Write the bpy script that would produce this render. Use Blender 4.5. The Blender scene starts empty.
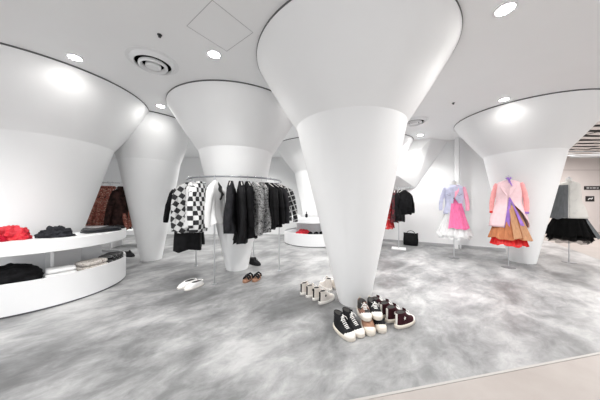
import bpy, bmesh, math, random
from mathutils import Vector, Matrix, noise
random.seed(7)
PI = math.pi
C = bpy.context.scene.collection
EYE, F, HY = 1.22, 220.0, 202.0
CEIL = 2.90

# ---------------------------------------------------------------- materials
MATS = {}
def mat(name, col, rough=.6, metal=0.0, build=None, emit=0, alpha=1.0, sheen=0, coat=0):
    if name in MATS: return MATS[name]
    m = bpy.data.materials.new(name); m.use_nodes = True
    nt = m.node_tree; b = nt.nodes['Principled BSDF']
    b.inputs['Base Color'].default_value = (*col, 1)
    b.inputs['Roughness'].default_value = rough
    b.inputs['Metallic'].default_value = metal
    b.inputs['Coat Weight'].default_value = coat
    if alpha < 1: b.inputs['Alpha'].default_value = alpha
    if sheen: b.inputs['Sheen Weight'].default_value = sheen
    if emit:
        b.inputs['Emission Color'].default_value = (1, .98, .94, 1)
        b.inputs['Emission Strength'].default_value = emit
    if build: build(nt, b)
    MATS[name] = m
    return m
def N(nt, t, **kw):
    n = nt.nodes.new(t)
    for k, v in kw.items(): setattr(n, k, v)
    return n
def obj_co(nt, scale=(1, 1, 1), loc=(0, 0, 0), rot=(0, 0, 0)):
    tc = N(nt, 'ShaderNodeTexCoord'); mp = N(nt, 'ShaderNodeMapping')
    mp.inputs['Scale'].default_value = scale; mp.inputs['Location'].default_value = loc
    mp.inputs['Rotation'].default_value = rot
    nt.links.new(tc.outputs['Object'], mp.inputs['Vector'])
    return mp.outputs['Vector']
def ramp(nt, src, stops, interp='LINEAR'):
    r = N(nt, 'ShaderNodeValToRGB'); r.color_ramp.interpolation = interp
    e = r.color_ramp.elements
    while len(e) > 1: e.remove(e[0])
    e[0].position = stops[0][0]; e[0].color = (*stops[0][1], 1)
    for p, c in stops[1:]:
        x = e.new(p); x.color = (*c, 1)
    nt.links.new(src, r.inputs['Fac'])
    return r.outputs['Color']
def g3(v): return (v, v, v)
def noise_tex(nt, vec, scale, detail=6, rough=.55, dist=0):
    n = N(nt, 'ShaderNodeTexNoise')
    n.inputs['Scale'].default_value = scale; n.inputs['Detail'].default_value = detail
    n.inputs['Roughness'].default_value = rough; n.inputs['Distortion'].default_value = dist
    nt.links.new(vec, n.inputs['Vector']); return n.outputs['Fac']
def mixc(nt, fac, a, b, mode='MIX'):
    m = N(nt, 'ShaderNodeMix', data_type='RGBA', blend_type=mode)
    for s, v in ((0, fac), (6, a), (7, b)):
        if hasattr(v, 'is_linked'): nt.links.new(v, m.inputs[s])
        elif isinstance(v, (int, float)): m.inputs[s].default_value = v
        else: m.inputs[s].default_value = (*v, 1)
    return m.outputs[2]
def bump(nt, b, h, strength=.3, dist=.01):
    n = N(nt, 'ShaderNodeBump'); n.inputs['Strength'].default_value = strength
    n.inputs['Distance'].default_value = dist
    nt.links.new(h, n.inputs['Height']); nt.links.new(n.outputs['Normal'], b.inputs['Normal'])

def tex_co(nt, scale, rot):
    tc = N(nt, 'ShaderNodeTexCoord'); mp = N(nt, 'ShaderNodeMapping'); mp.vector_type = 'TEXTURE'
    mp.inputs['Scale'].default_value = scale; mp.inputs['Rotation'].default_value = (0, 0, math.radians(rot))
    nt.links.new(tc.outputs['Object'], mp.inputs['Vector']); return mp.outputs['Vector']
def b_concrete(nt, b):
    n1 = noise_tex(nt, tex_co(nt, (1.4, .8, 1), 50), 1.7, 8, .6, .5)
    n2 = noise_tex(nt, tex_co(nt, (1, 1, 1), 20), .75, 4, .5, .3)
    n3 = noise_tex(nt, tex_co(nt, (1.4, .8, 1), 35), 6, 8, .72, .5)
    a = N(nt, 'ShaderNodeMath', operation='MULTIPLY_ADD'); nt.links.new(n1, a.inputs[0]); a.inputs[1].default_value = .5
    c = N(nt, 'ShaderNodeMath', operation='MULTIPLY'); nt.links.new(n2, c.inputs[0]); c.inputs[1].default_value = .4
    nt.links.new(c.outputs[0], a.inputs[2])
    d = N(nt, 'ShaderNodeMath', operation='MULTIPLY_ADD'); nt.links.new(n3, d.inputs[0]); d.inputs[1].default_value = .3
    nt.links.new(a.outputs[0], d.inputs[2])
    col = ramp(nt, d.outputs[0], [(.46, (.10, .101, .103)), (.54, (.165, .167, .17)), (.61, (.26, .262, .265)), (.72, (.44, .44, .442))])
    nt.links.new(col, b.inputs['Base Color'])
    r = N(nt, 'ShaderNodeMapRange'); nt.links.new(n3, r.inputs[0]); r.inputs[3].default_value = .3; r.inputs[4].default_value = .5
    nt.links.new(r.outputs[0], b.inputs['Roughness'])
    bump(nt, b, n3, .06, .004)
def b_beige(nt, b):
    v = obj_co(nt)
    n = noise_tex(nt, v, 3, 6)
    nt.links.new(ramp(nt, n, [(.3, (.28, .25, .232)), (.7, (.325, .295, .277))]), b.inputs['Base Color'])
def b_white(col, amt=.02, sc=6):
    def f(nt, b):
        n = noise_tex(nt, obj_co(nt), sc, 3)
        nt.links.new(ramp(nt, n, [(.3, tuple(c - amt for c in col)), (.7, col)]), b.inputs['Base Color'])
    return f
def b_weave(col, k=.25, sc=260):
    def f(nt, b):
        v = obj_co(nt)
        n = noise_tex(nt, v, sc, 2); n2 = noise_tex(nt, v, 14, 5)
        nt.links.new(ramp(nt, n2, [(.3, tuple(c * (1 - k) for c in col)), (.7, tuple(min(1, c * (1 + k)) for c in col))]), b.inputs['Base Color'])
        bump(nt, b, n2, .5, .01); b.inputs['Specular IOR Level'].default_value = .15
    return f
def b_checker(size, a, c, rot=0):
    def f(nt, b):
        ck = N(nt, 'ShaderNodeTexChecker'); ck.inputs['Scale'].default_value = 1
        ck.inputs['Color1'].default_value = (*a, 1); ck.inputs['Color2'].default_value = (*c, 1)
        v = obj_co(nt, (1 / size, 0, 1 / size), (.5, .5, .5), (0, rot, 0))
        nt.links.new(v, ck.inputs['Vector']); nt.links.new(ck.outputs['Color'], b.inputs['Base Color'])
    return f
def b_camo(cols, sc, det=4, dist=1.0):
    def f(nt, b):
        n = noise_tex(nt, obj_co(nt), sc, det, .5, dist)
        nt.links.new(ramp(nt, n, cols, 'CONSTANT'), b.inputs['Base Color'])
    return f
def b_grid(cell, wid, a, c, rot=0.0):
    def f(nt, b):
        v = obj_co(nt, (1 / cell, 1, 1 / cell), (0, 0, 0), (0, rot, 0))
        s = N(nt, 'ShaderNodeSeparateXYZ'); nt.links.new(v, s.inputs[0]); outs = []
        for ax in (0, 2):
            fr = N(nt, 'ShaderNodeMath', operation='FRACT'); nt.links.new(s.outputs[ax], fr.inputs[0])
            lt = N(nt, 'ShaderNodeMath', operation='LESS_THAN'); nt.links.new(fr.outputs[0], lt.inputs[0]); lt.inputs[1].default_value = wid
            outs.append(lt.outputs[0])
        mx = N(nt, 'ShaderNodeMath', operation='MAXIMUM'); nt.links.new(outs[0], mx.inputs[0]); nt.links.new(outs[1], mx.inputs[1])
        nt.links.new(mixc(nt, mx.outputs[0], a, c), b.inputs['Base Color'])
    return f
def b_tulle(col, tr):
    def f(nt, b):
        n = noise_tex(nt, obj_co(nt, (1, 1, .15)), 40, 4)
        nt.links.new(ramp(nt, n, [(.3, tuple(c * .72 for c in col)), (.7, col)]), b.inputs['Base Color'])
        b.inputs['Alpha'].default_value = tr
        b.inputs['Specular IOR Level'].default_value = .1
    return f
WHITE = mat('white_plaster', (.86, .865, .87), .8, build=b_white((.87, .875, .88), .012, 3))
CEILM = mat('white_ceiling_paint', (.86, .87, .88), .7, build=b_white((.87, .878, .885), .012, 2))
LACQ = mat('white_lacquer', (.86, .865, .875), .28, build=b_white((.86, .865, .875), .01, 3))
SHADOWGAP = mat('dark_reveal', (.10, .10, .105), .6)
CONC = mat('polished_concrete', (.4, .4, .4), .4, build=b_concrete)
BEIGE = mat('corridor_tile', (.55, .53, .51), .45, build=b_beige)
EDGE = mat('pale_edging', (.36, .345, .33), .5)
PINKW = mat('corridor_paint', (.72, .67, .65), .6, build=b_white((.74, .69, .67), .02, 2))
STEEL = mat('brushed_steel', (.62, .63, .65), .28, 1.0)
RAILM = mat('satin_steel', (.30, .31, .33), .35, .9)
CHROME = mat('chrome', (.75, .76, .78), .15, 1.0)
DARKM = mat('dark_metal', (.05, .05, .055), .45, .6)
LAMP = mat('lamp_glow', (1, 1, 1), .5, emit=40)
VENTW = mat('vent_white', (.78, .79, .80), .45)
BLACKD = mat('duct_black', (.01, .01, .01), .8)
MW = mat('mannequin_cloth', (.72, .71, .69), .8, build=b_weave((.72, .71, .69), .05))
BLACK = mat('black_wool', (.008, .008, .009), .9, build=b_weave((.008, .008, .009), .5), sheen=0)
BLACK2 = mat('black_satin', (.007, .007, .008), .6, build=b_weave((.007, .007, .008), .5))
CHAR = mat('charcoal_wool', (.022, .022, .025), .85, build=b_weave((.022, .022, .025), .4), sheen=0)
WCLOTH = mat('white_cotton', (.80, .80, .80), .8, build=b_weave((.80, .80, .80), .05))

# ---------------------------------------------------------------- helpers
def tag(o, label=None, cat=None, group=None, kind=None):
    if label: o['label'] = label
    if cat: o['category'] = cat
    if group: o['group'] = group
    if kind: o['kind'] = kind
    return o
def link(o, parent=None):
    C.objects.link(o)
    if parent is not None: o.parent = parent
    return o
def empty(name, loc=(0, 0, 0), rz=0):
    o = bpy.data.objects.new(name, None); o.empty_display_size = .1
    o.location = loc; o.rotation_euler = (0, 0, rz)
    return link(o)
def obj(name, bm, m, parent=None, smooth=True, loc=None, rz=0, angle=40, bev=0, sub=0, solid=0):
    bmesh.ops.recalc_face_normals(bm, faces=bm.faces)
    me = bpy.data.meshes.new(name); bm.to_mesh(me); bm.free()
    for mm in (m if isinstance(m, (list, tuple)) else [m]): me.materials.append(mm)
    if smooth:
        me.polygons.foreach_set('use_smooth', [True] * len(me.polygons))
        try: me.set_sharp_from_angle(angle=math.radians(angle))
        except Exception: pass
    o = bpy.data.objects.new(name, me)
    if loc is not None: o.location = loc
    o.rotation_euler = (0, 0, rz)
    link(o, parent)
    if solid:
        s = o.modifiers.new('solid', 'SOLIDIFY'); s.thickness = solid; s.offset = 0
    if bev:
        b = o.modifiers.new('bevel', 'BEVEL'); b.width = bev; b.segments = 2; b.limit_method = 'ANGLE'
    if sub:
        s = o.modifiers.new('sub', 'SUBSURF'); s.levels = sub; s.render_levels = sub
    return o
def B(): return bmesh.new()
def add_box(bm, c, s, rz=0, rot=None):
    m = Matrix.Translation(c) @ (rot if rot is not None else Matrix.Rotation(rz, 4, 'Z')) @ Matrix.Diagonal((*s, 1))
    bmesh.ops.create_cube(bm, size=1, matrix=m)
def loft(bm, rings, cap=True, closed=True, mat_index=0):
    vs = [[bm.verts.new(p) for p in r] for r in rings]
    n = len(rings[0])
    for a, b in zip(vs, vs[1:]):
        for i in range(n if closed else n - 1):
            f = bm.faces.new((a[i], a[(i + 1) % n], b[(i + 1) % n], b[i])); f.material_index = mat_index
    if cap and closed:
        for r in (vs[0], vs[-1]):
            f = bm.faces.new(r); f.material_index = mat_index
    return vs
def lathe(bm, prof, n=64, c0=(0, 0), cap=False, cfun=None):
    rings = []
    for r, z in prof:
        cx, cy = cfun(z) if cfun else c0
        rings.append([(cx + r * math.cos(2 * PI * i / n), cy + r * math.sin(2 * PI * i / n), z) for i in range(n)])
    loft(bm, rings, cap)
def tube(bm, pts, r, n=8, rads=None, cap=True):
    pts = [Vector(p) for p in pts]; rings = []; up = None
    for i, p in enumerate(pts):
        t = (pts[min(i + 1, len(pts) - 1)] - pts[max(i - 1, 0)]).normalized()
        if up is None:
            up = Vector((0, 0, 1)) if abs(t.z) < .9 else Vector((1, 0, 0))
        u = (up - t * up.dot(t)).normalized(); up = u; v = t.cross(u)
        rr = rads[i] if rads else r
        rings.append([p + (u * math.cos(2 * PI * k / n) + v * math.sin(2 * PI * k / n)) * rr for k in range(n)])
    loft(bm, rings, cap)
def torus_arc(R, z, a0=0, a1=2 * PI, n=96):
    return [(R * math.cos(a0 + (a1 - a0) * i / n), R * math.sin(a0 + (a1 - a0) * i / n), z) for i in range(n + 1)]
def floor_at(px, py, z=0.0):
    d = F * (EYE - z) / (py - HY); return Vector(((px - 300) / F * d, d, z))

# ---------------------------------------------------------------- setting
def quad(name, pts, m, label=None):
    bm = B(); bm.faces.new([bm.verts.new(p) for p in pts])
    return tag(obj(name, bm, m, smooth=False), kind='structure')
def prism(name, poly, z0, z1, m):
    bm = B(); a = [bm.verts.new((x, y, z0)) for x, y in poly]; b = [bm.verts.new((x, y, z1)) for x, y in poly]
    n = len(poly); bm.faces.new(a); bm.faces.new(b)
    for i in range(n): bm.faces.new((a[i], a[(i + 1) % n], b[(i + 1) % n], b[i]))
    return tag(obj(name, bm, m, smooth=False), kind='structure')
e0, e1 = Vector((.308, 1.356)), Vector((2.44, 1.789))
ed = (e1 - e0)
def on_edge(x): return (x, e0.y + (x - e0.x) * ed.y / ed.x)
concrete = [on_edge(-9.2), on_edge(5.2), (6.1, 4.3), (7.6, 6.6), (8.6, 8.8), (-9.2, 8.8)]
prism('floor', concrete, -.06, 0, CONC)
prism('floor_corridor', [(-9.2, -3.5), (15, -3.5), (15, 9.2), (-9.2, 9.2)], -.14, -.061, BEIGE)
def offset_strip(a, b, w, z0, z1, name):
    a, b = Vector(a), Vector(b); d = (b - a).normalized(); nn = Vector((d.y, -d.x)) * w
    return prism(name, [tuple(a), tuple(b), tuple(b + nn), tuple(a + nn)], z0, z1, EDGE)
offset_strip(on_edge(-9.2), on_edge(5.2), .018, -.06, .002, 'trim_1')
offset_strip(on_edge(5.2), (6.1, 4.3), .018, -.06, .002, 'trim_2')
offset_strip((6.1, 4.3), (7.6, 6.6), .018, -.06, .002, 'trim_3')
# corridor floor proper sits level with the concrete
prism('floor_corridor', [on_edge(-9.2), (-9.2, -3.5), (15, -3.5), (15, 9.2), (8.75, 9.2), (7.62, 6.6), (6.12, 4.3), on_edge(5.22)], -.06, -.001, BEIGE)
prism('ceiling', [(-9.2, -1.2), (6.6, -1.2), (6.6, 3.6), (6.15, 4.9), (8.3, 8.6), (8.3, 8.8), (-9.2, 8.8)], CEIL, CEIL + .12, CEILM)
def wall(name, a, b, m=WHITE, th=.12, z1=CEIL, side=1, z0=0):
    a, b = Vector(a), Vector(b); d = (b - a).normalized(); nn = Vector((d.y, -d.x)) * -th * side
    return prism(name, [tuple(a), tuple(b), tuple(b + nn), tuple(a + nn)], z0, z1, m)
wa, wd = Vector((2.56, 6.88)), Vector((1.13, -.64)).normalized()
def on_wall(x): return (x, wa.y + (x - wa.x) * wd.y / wd.x)
wall('wall_left', (-9.0, -.6), (-9.0, 8.5), side=1)
wall('wall_back', (-9.0, 8.3), (.1, 8.3))
wall('wall_right', (.1, 8.27), on_wall(5.1))
wall('wall_return', on_wall(5.1), (8.2, 8.5), side=-1)
# thin grey skirting where the right wall meets the floor
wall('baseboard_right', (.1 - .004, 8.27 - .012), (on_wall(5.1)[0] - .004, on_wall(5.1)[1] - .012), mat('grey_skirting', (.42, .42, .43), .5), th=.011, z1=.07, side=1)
# slanting bulkhead on the right wall (underside of a stair flight)
bA = Vector((3.47, 5.82, CEIL)); wB = on_wall(4.05); wC = on_wall(3.36)
bm = B()
A_ = bA; B_ = Vector((wB[0], wB[1] - .02, CEIL)); C_ = Vector((wC[0], wC[1] - .02, 1.63)); D_ = Vector((2.73, 6.2, 1.98)); 
E_ = Vector((2.2, 6.95, 1.35)); G_ = Vector((2.05, 6.55, 1.36)); H_ = Vector((2.0, 6.5, CEIL)); I_ = Vector((2.2, 6.98, CEIL))
v = {k: bm.verts.new(p) for k, p in dict(A=A_, B=B_, C=C_, D=D_, E=E_, G=G_, H=H_, I=I_).items()}
bm.faces.new([v[k] for k in 'ABCD']); bm.faces.new([v[k] for k in 'DCEG'])
bm.faces.new([v[k] for k in 'ADGH']); bm.faces.new([v[k] for k in 'GEIH']); bm.faces.new([v[k] for k in 'BCEI'])
tag(obj('wall_stair_soffit', bm, WHITE, smooth=False), kind='structure')
# white pillar pipe on the right wall
bm = B(); add_box(bm, (4.11, 5.78, CEIL / 2), (.075, .1, CEIL), math.radians(-30)); add_box(bm, (4.20, 5.76, CEIL / 2), (.035, .06, CEIL), math.radians(-30))
p = tag(obj('trim_4', bm, WHITE, smooth=False), kind='structure')
# corridor beyond the shop
wall('wall_corridor', (6.0, 8.95), (15, 8.95), PINKW, z1=3.05)
wall('wall_corridor_side', (15, 9.2), (15, -3.5), PINKW, z1=3.05, side=1)
bm = B(); add_box(bm, (10.5, 8.945, 2.52), (9, .012, .015)); add_box(bm, (10.3, 8.945, 1.5), (.012, .012, 3.0)); add_box(bm, (12.2, 8.945, 1.5), (.012, .012, 3.0))
tag(obj('trim_5', bm, mat('panel_joint', (.42, .38, .37), .7), smooth=False), kind='structure')
quad('ceiling_corridor', [(6.15, -3, 3.3), (15, -3, 3.3), (15, 9.1, 3.3), (6.15, 9.1, 3.3)], mat('plenum_dark', (.05, .048, .047), .8))
bm = B(); y = 3.2; k = 0
while y < 9.0:
    wv = .06 * math.sin(k * 1.7)
    x = 6.7 - (k % 3) * .35
    while x < 14.5:
        L = .9 + .5 * math.sin(k * 2.3 + x)
        add_box(bm, (x + L / 2, y + wv * .3, 3.0 + .02 * math.sin(x * 1.3)), (L, .20, .008), .09 * math.sin(k + x))
        x += L + .05
    y += .36; k += 1
tag(obj('ceiling_louvre', bm, mat('louvre_white', (.72, .68, .66), .6), smooth=False), kind='structure')

# ---------------------------------------------------------------- funnel columns
def column(top, base, Rt, Rk, Rb, zk, label, stand_off=None):
    base = Vector(base); top = Vector(top)
    t = empty('funnel_column', (base.x, base.y, 0))
    tag(t, label, 'column', kind='thing')
    d = top - base
    cf = lambda z: (d.x * min(z / zk, 1.0), d.y * min(z / zk, 1.0))
    bm = B(); n = 14
    lathe(bm, [(Rb + (Rk - Rb) * (i / n), zk * i / n) for i in range(n + 1)], 128, cfun=cf)
    obj('shaft', bm, WHITE, t, angle=30)
    bm = B(); n = 10; ze = CEIL - .018
    lathe(bm, [(Rk + (Rt - Rk) * (i / n) + .012 * math.sin(PI * i / n), zk + (ze - zk) * i / n) for i in range(n + 1)] + [(Rt - .03, ze)], 160, cfun=cf)
    obj('flared_top', bm, WHITE, t, angle=30)
    bm = B(); lathe(bm, [(Rt + .002, ze - .001), (Rt + .004, CEIL - .0005), (Rt - .03, CEIL - .0005), (Rt - .03, ze - .001)], 160, c0=(d.x, d.y))
    obj('shadow_gap', bm, SHADOWGAP, t, angle=30)
    return t
COLS = {
 'A': column((.607, 2.706), (.665, 2.715), 1.118, .645, .185, 2.12, 'large central white funnel column with sneakers clustered round its foot'),
 'B': column((-3.91, 3.385), (-3.85, 3.32), 1.31, .80, .20, 2.10, 'widest white funnel column at far left rising through the curved display counter'),
 'C': column((-1.193, 4.17), (-1.157, 4.05), 1.150, .665, .190, 2.125, 'white funnel column standing inside the circular clothes rail'),
 'D': column((-3.20, 4.72), (-3.16, 4.68), .80, .56, .190, 2.06, 'slim white funnel column between the left counter and the circular clothes rail'),
 'E': column((.45, 6.8), (.45, 6.8), 1.20, .62, .19, 2.12, 'far white funnel column rising from the small back display counter'),
 'F': column((2.1, 6.4), (2.1, 6.4), 1.07, .62, .19, 2.12, 'white funnel column mostly hidden behind the central column, beside the slanting soffit'),
 'G': column((4.40, 4.36), (4.56, 4.52), 1.105, .59, .205, 2.15, 'white funnel column at right between the peach and the black tulle outfits'),
}

# ---------------------------------------------------------------- ceiling fittings
def downlight(x, y, label, r=.06):
    t = empty('downlight', (x, y, CEIL)); tag(t, label, 'ceiling light')
    bm = B(); lathe(bm, [(r + .02, 0), (r + .02, -.006), (r, -.008), (r - .004, .0)], 40); obj('trim_ring', bm, VENTW, t)
    bm = B(); lathe(bm, [(r - .002, -.004), (r * .5, -.005), (.001, -.005)], 32, cap=True); obj('lens', bm, LAMP, t)
    return t
downlight(-.976, 2.50, 'bright round downlight in the ceiling beside the square hatch', .062)
downlight(-2.615, 2.555, 'round downlight close to the rim of the far left funnel column', .06)
downlight(1.785, 1.915, 'round downlight at top right of the central funnel column', .066)
downlight(3.34, 3.60, 'round downlight at the rim of the right funnel column', .06)
downlight(-2.44, 3.85, 'round downlight in the gap between the two left funnel columns', .06)
def vent(x, y, label):
    t = empty('air_vent', (x, y, CEIL)); tag(t, label, 'air vent')
    bm = B(); lathe(bm, [(.27, 0), (.27, -.004), (.235, -.008), (.215, -.03), (.195, -.045), (.185, -.03), (.2, -.004)], 64); obj('outer_ring', bm, VENTW, t)
    bm = B(); lathe(bm, [(.2, -.003), (.001, -.003)], 48, cap=True); obj('duct_opening', bm, BLACKD, t)
    bm = B(); lathe(bm, [(.15, -.035), (.152, -.055), (.135, -.07), (.115, -.05), (.11, -.03)], 64); obj('diffuser_ring', bm, VENTW, t)
    bm = B(); lathe(bm, [(.08, -.035), (.082, -.058), (.065, -.07), (.001, -.062)], 48, cap=True); obj('centre_disc', bm, VENTW, t)
downlight(3.02, 5.52, 'far round downlight in front of the slanting soffit by the central column', .06)
vent(-1.76, 2.64, 'round white air vent in the ceiling above the left counter')
vent(2.36, 4.56, 'small distant round air vent beside the central column')
hc = [(-1.08, 2.098), (-.73, 1.83), (-.466, 2.18), (-.816, 2.45)]
bm = B()
for i in range(4):
    a, b = Vector((*hc[i], 0)), Vector((*hc[(i + 1) % 4], 0)); m_ = (a + b) / 2; d = b - a
    add_box(bm, (m_.x, m_.y, CEIL - .0005), (d.length, .005, .003), math.atan2(d.y, d.x))
tag(obj('ceiling_hatch', bm, mat('hatch_line', (.5, .5, .51), .7), smooth=False), kind='structure')
def sprinkler(x, y, label):
    t = empty('sprinkler_head', (x, y, CEIL)); tag(t, label, 'sprinkler')
    bm = B(); lathe(bm, [(.022, 0), (.022, -.004), (.01, -.006), (.008, -.02)], 20); obj('rose', bm, DARKM, t)
    bm = B(); lathe(bm, [(.014, -.020), (.014, -.024), (.001, -.024)], 20, cap=True); obj('deflector', bm, DARKM, t)
sprinkler(-1.41, 2.21, 'tiny dark sprinkler head beside the large round air vent')
sprinkler(2.60, 3.73, 'tiny dark sprinkler head on open ceiling left of the right column')
sprinkler(-.94, 7.4, 'tiny dark sprinkler head far back beside the rail column')

# ---------------------------------------------------------------- garments
def garment(name, loc, ang, m, label, cat, hook=.10, w=.40, L=.66, thick=.075, flare=1.05, sleeves=True, sl=.56, splay=.05, ripple=.008,
            group=None, sm=None, hanger=True, seed=0, strap=False):
    """hangs in local x-z plane, ang = world direction of local +x"""
    t = empty(name, loc, ang); tag(t, label, cat, group)
    rnd = random.Random(seed * 13 + 5); nn = 40
    ph = [rnd.random() * 6.28 for _ in range(5)]
    def ring(hw, th, z, k, shear=0.0):
        out = []
        for i in range(nn):
            a = 2 * PI * i / nn; ca, sa = math.cos(a), math.sin(a)
            x = hw * (abs(ca) ** .8) * (1 if ca >= 0 else -1); yy = th * (abs(sa) ** .7) * (1 if sa >= 0 else -1)
            fold = (math.sin(7 * x / max(hw, .01) + ph[0]) + .6 * math.sin(13 * x / max(hw, .01) + ph[1] + z * 3)) * ripple * k
            yy += fold + .012 * k * math.sin(z * 9 + ph[2]); out.append((x + shear, yy, z))
        return out
    h = w / 2; z0 = -hook
    rings = [ring(.045, .03, z0 + .03, 0), ring(.06, .035, z0 + .012, .1), ring(h * .6, .04, z0 - .02, .2), ring(h * .93, .045, z0 - .055, .3), ring(h, .05, z0 - .085, .4)]
    ns = 9
    for i in range(1, ns + 1):
        f = i / ns
        waist = 1 - .07 * math.sin(PI * min(1, f * 1.4))
        rg = ring(h * waist * (1 + (flare - 1) * f), thick * (.7 + .5 * f), z0 - .085 - (L - .085) * f, .4 + 1.4 * f)
        if i >= ns - 1: rg = [(a, b_, c + (.014 * math.sin(a * 40 + ph[0]) + .016 * math.sin(a * 17 + ph[1])) * (i - ns + 2) / 2) for a, b_, c in rg]
        rings.append(rg)
    bm = B(); loft(bm, rings); obj('body', bm, m, t, angle=80)
    if sleeves:
        for s in (-1, 1):
            pts, rads = [], []
            for i in range(9):
                f = i / 8
                pts.append((s * (h - .025 + splay * f + .02 * math.sin(f * PI)), .012 * math.sin(f * 4 + ph[3]), z0 - .075 - sl * f))
                rads.append(.055 * (1 - .28 * f) * (1 + .07 * math.sin(i * 2.3 + ph[4])) * (.75 if i == 0 else 1))
            bm = B(); tube(bm, pts, 0, 14, rads); obj('sleeve', bm, sm or m, t, angle=80)
    elif strap:
        for s in (-1, 1):
            bm = B(); tube(bm, [(s * .05, 0, z0 + .02), (s * h * .6, 0, z0 - .02)], .008, 6); obj('strap', bm, m, t)
    if hanger:
        hg = empty('clothes_hanger', loc, ang); tag(hg, 'hanger of the ' + ' '.join(label.split()[:13]), 'hanger')
        bm = B(); hk = [(.016 * math.cos(a), 0, .004 + .016 * math.sin(a)) for a in [math.radians(200 - 25 * j) for j in range(9)]]
        tube(bm, hk + [(.002, 0, -.03), (0, 0, z0 + .045)], .0025, 6); obj('hook', bm, CHROME, hg)
        bm = B(); tube(bm, [(-h * .82, 0, z0 - .045), (-h * .4, 0, z0 + .005), (0, 0, z0 + .035), (h * .4, 0, z0 + .005), (h * .82, 0, z0 - .045)], .006, 8); obj('shoulder_bar', bm, mat('clear_plastic', (.7, .68, .66), .3), hg)
    return t

CKB = mat('big_checker', (.5, .5, .5), .8, build=b_checker(.075, (.015, .015, .017), (.55, .55, .55), .6))
CKS = mat('square_checker', (.5, .5, .5), .8, build=b_checker(.068, (.02, .02, .022), (.80, .80, .80)))
STR = mat('grey_white_stripe', (.5, .5, .5), .8, build=b_grid(.06, .5, (.35, .35, .36), (.75, .75, .75)))
TWD = mat('speckled_tweed', (.3, .3, .3), .9, build=b_camo([(0, (.02, .02, .02)), (.47, (.45, .45, .45)), (.52, (.03, .03, .03)), (.57, (.6, .6, .6)), (.63, (.04, .04, .04))], 38, 3, 1.5))
GRD = mat('windowpane_check', (.03, .03, .03), .85, build=b_grid(.085, .17, (.018, .018, .02), (.6, .6, .6), .35))
BRN = mat('rust_brocade', (.2, .06, .04), .6, build=b_camo([(0, (.04, .014, .010)), (.38, (.24, .065, .045)), (.48, (.36, .11, .075)), (.54, (.10, .03, .02)), (.58, (.62, .38, .30)), (.63, (.26, .08, .055))], 16, 4, 2))
DBR = mat('dark_brown_pile', (.05, .02, .015), .8, build=b_weave((.03, .014, .012), .8))
RED = mat('red_dotted', (.6, .03, .03), .7, build=b_camo([(0, (.50, .015, .02)), (.58, (.55, .02, .03)), (.64, (.75, .55, .5))], 22, 2, 0))
DRD = mat('dark_red_print', (.1, .01, .02), .7, build=b_camo([(0, (.02, .012, .014)), (.55, (.25, .015, .03)), (.6, (.03, .012, .014))], 18, 3, 1))
WBK = mat('white_with_black_patch', (.8, .8, .8), .8, build=b_camo([(0, (.82, .82, .82)), (.69, (.03, .03, .03))], 6, 1, 0))

RC = Vector((-1.17, 4.08)); RR = .82; RZ = 1.60
rk = empty('round_clothes_rail', (RC.x, RC.y, 0)); tag(rk, 'circular steel clothes rail on thin posts around a funnel column', 'clothes rail')
bm = B(); tube(bm, torus_arc(RR, RZ), .013, 10, cap=False); obj('rail', bm, RAILM, rk)
for a in (-97, -12, 172, 80):
    x, y = RR * math.cos(math.radians(a)), RR * math.sin(math.radians(a))
    bm = B(); tube(bm, [(x, y, .012), (x, y, RZ)], .011, 12); ps = obj('post', bm, STEEL, rk)
    bm = B(); lathe(bm, [(.03, 0), (.03, .008), (.012, .014)], 24, c0=(x, y), cap=True); obj('foot', bm, STEEL, ps)
gs = 'garments around the circular rail'
ringlist = [
 (-166, 'jacket', BLACK, 'black jacket hanging at the far left end of the circular rail', dict(w=.50, L=.66, splay=.14)),
 (181, 'dress', BLACK2, 'black crepe dress hanging lowest at the left end of the circular rail', dict(w=.34, L=1.06, flare=1.3, sleeves=False, strap=True)),
 (-138, 'jacket', CKB, 'jacket in slanted black and white checks, second on the left of the circular rail', dict(w=.38, L=.76, splay=.05, sl=.66, tw=-.1)),
 (-163, 'dress', BLACK2, 'long black dress between the two checked jackets of the circular rail', dict(w=.36, L=1.06, flare=1.25, sleeves=False, strap=True)),
 (-128, 'top', STR, 'narrow grey and white striped top between the two checked jackets', dict(w=.28, L=.66, sleeves=False, strap=True, tw=.6)),
 (-143, 'dress', BLACK2, 'long black dress showing below the square checked jacket', dict(w=.34, L=1.06, flare=1.25, sleeves=False, strap=True)),
 (-116, 'jacket', CKS, 'jacket in square black and white checkerboard on the circular rail', dict(w=.40, L=.72, splay=.05, sl=.58, tw=.40)),
 (-96, 'shirt', WBK, 'white shirt with a black patch beside the front post of the circular rail', dict(w=.38, L=.6, splay=.03)),
 (-80, 'jacket', CHAR, 'charcoal jacket hanging just right of the front post of the rail', dict(w=.40, L=.72, splay=.03, sl=.60)),
 (-70, 'coat', BLACK2, 'long black coat hanging lower than its neighbours at front of the rail', dict(w=.42, L=.88, splay=.08, sl=.70)),
 (-63, 'coat', BLACK, 'black coat between the longest black coat and the speckled tweed one', dict(w=.40, L=.82, splay=.04)),
 (-55, 'coat', TWD, 'black and white speckled tweed coat on the circular rail', dict(w=.40, L=.78, splay=.04, sl=.66)),
 (-47, 'skirt', TWD, 'speckled tweed skirt hanging beside the speckled tweed coat', dict(w=.34, L=.74, sleeves=False, flare=1.2, strap=True)),
 (-40, 'jacket', BLACK2, 'black jacket directly right of the speckled tweed pieces', dict(w=.40, L=.70, splay=.05)),
 (-33, 'jacket', BLACK, 'plain black jacket second from the right end of the front of the rail', dict(w=.40, L=.68, splay=.06)),
 (-26, 'jacket', CHAR, 'dark charcoal jacket next to the windowpane checked one', dict(w=.40, L=.62, splay=.08)),
 (-13, 'jacket', GRD, 'black jacket with white windowpane check at right end of the rail', dict(w=.44, L=.60, splay=.10, tw=.35)),
]
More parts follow.
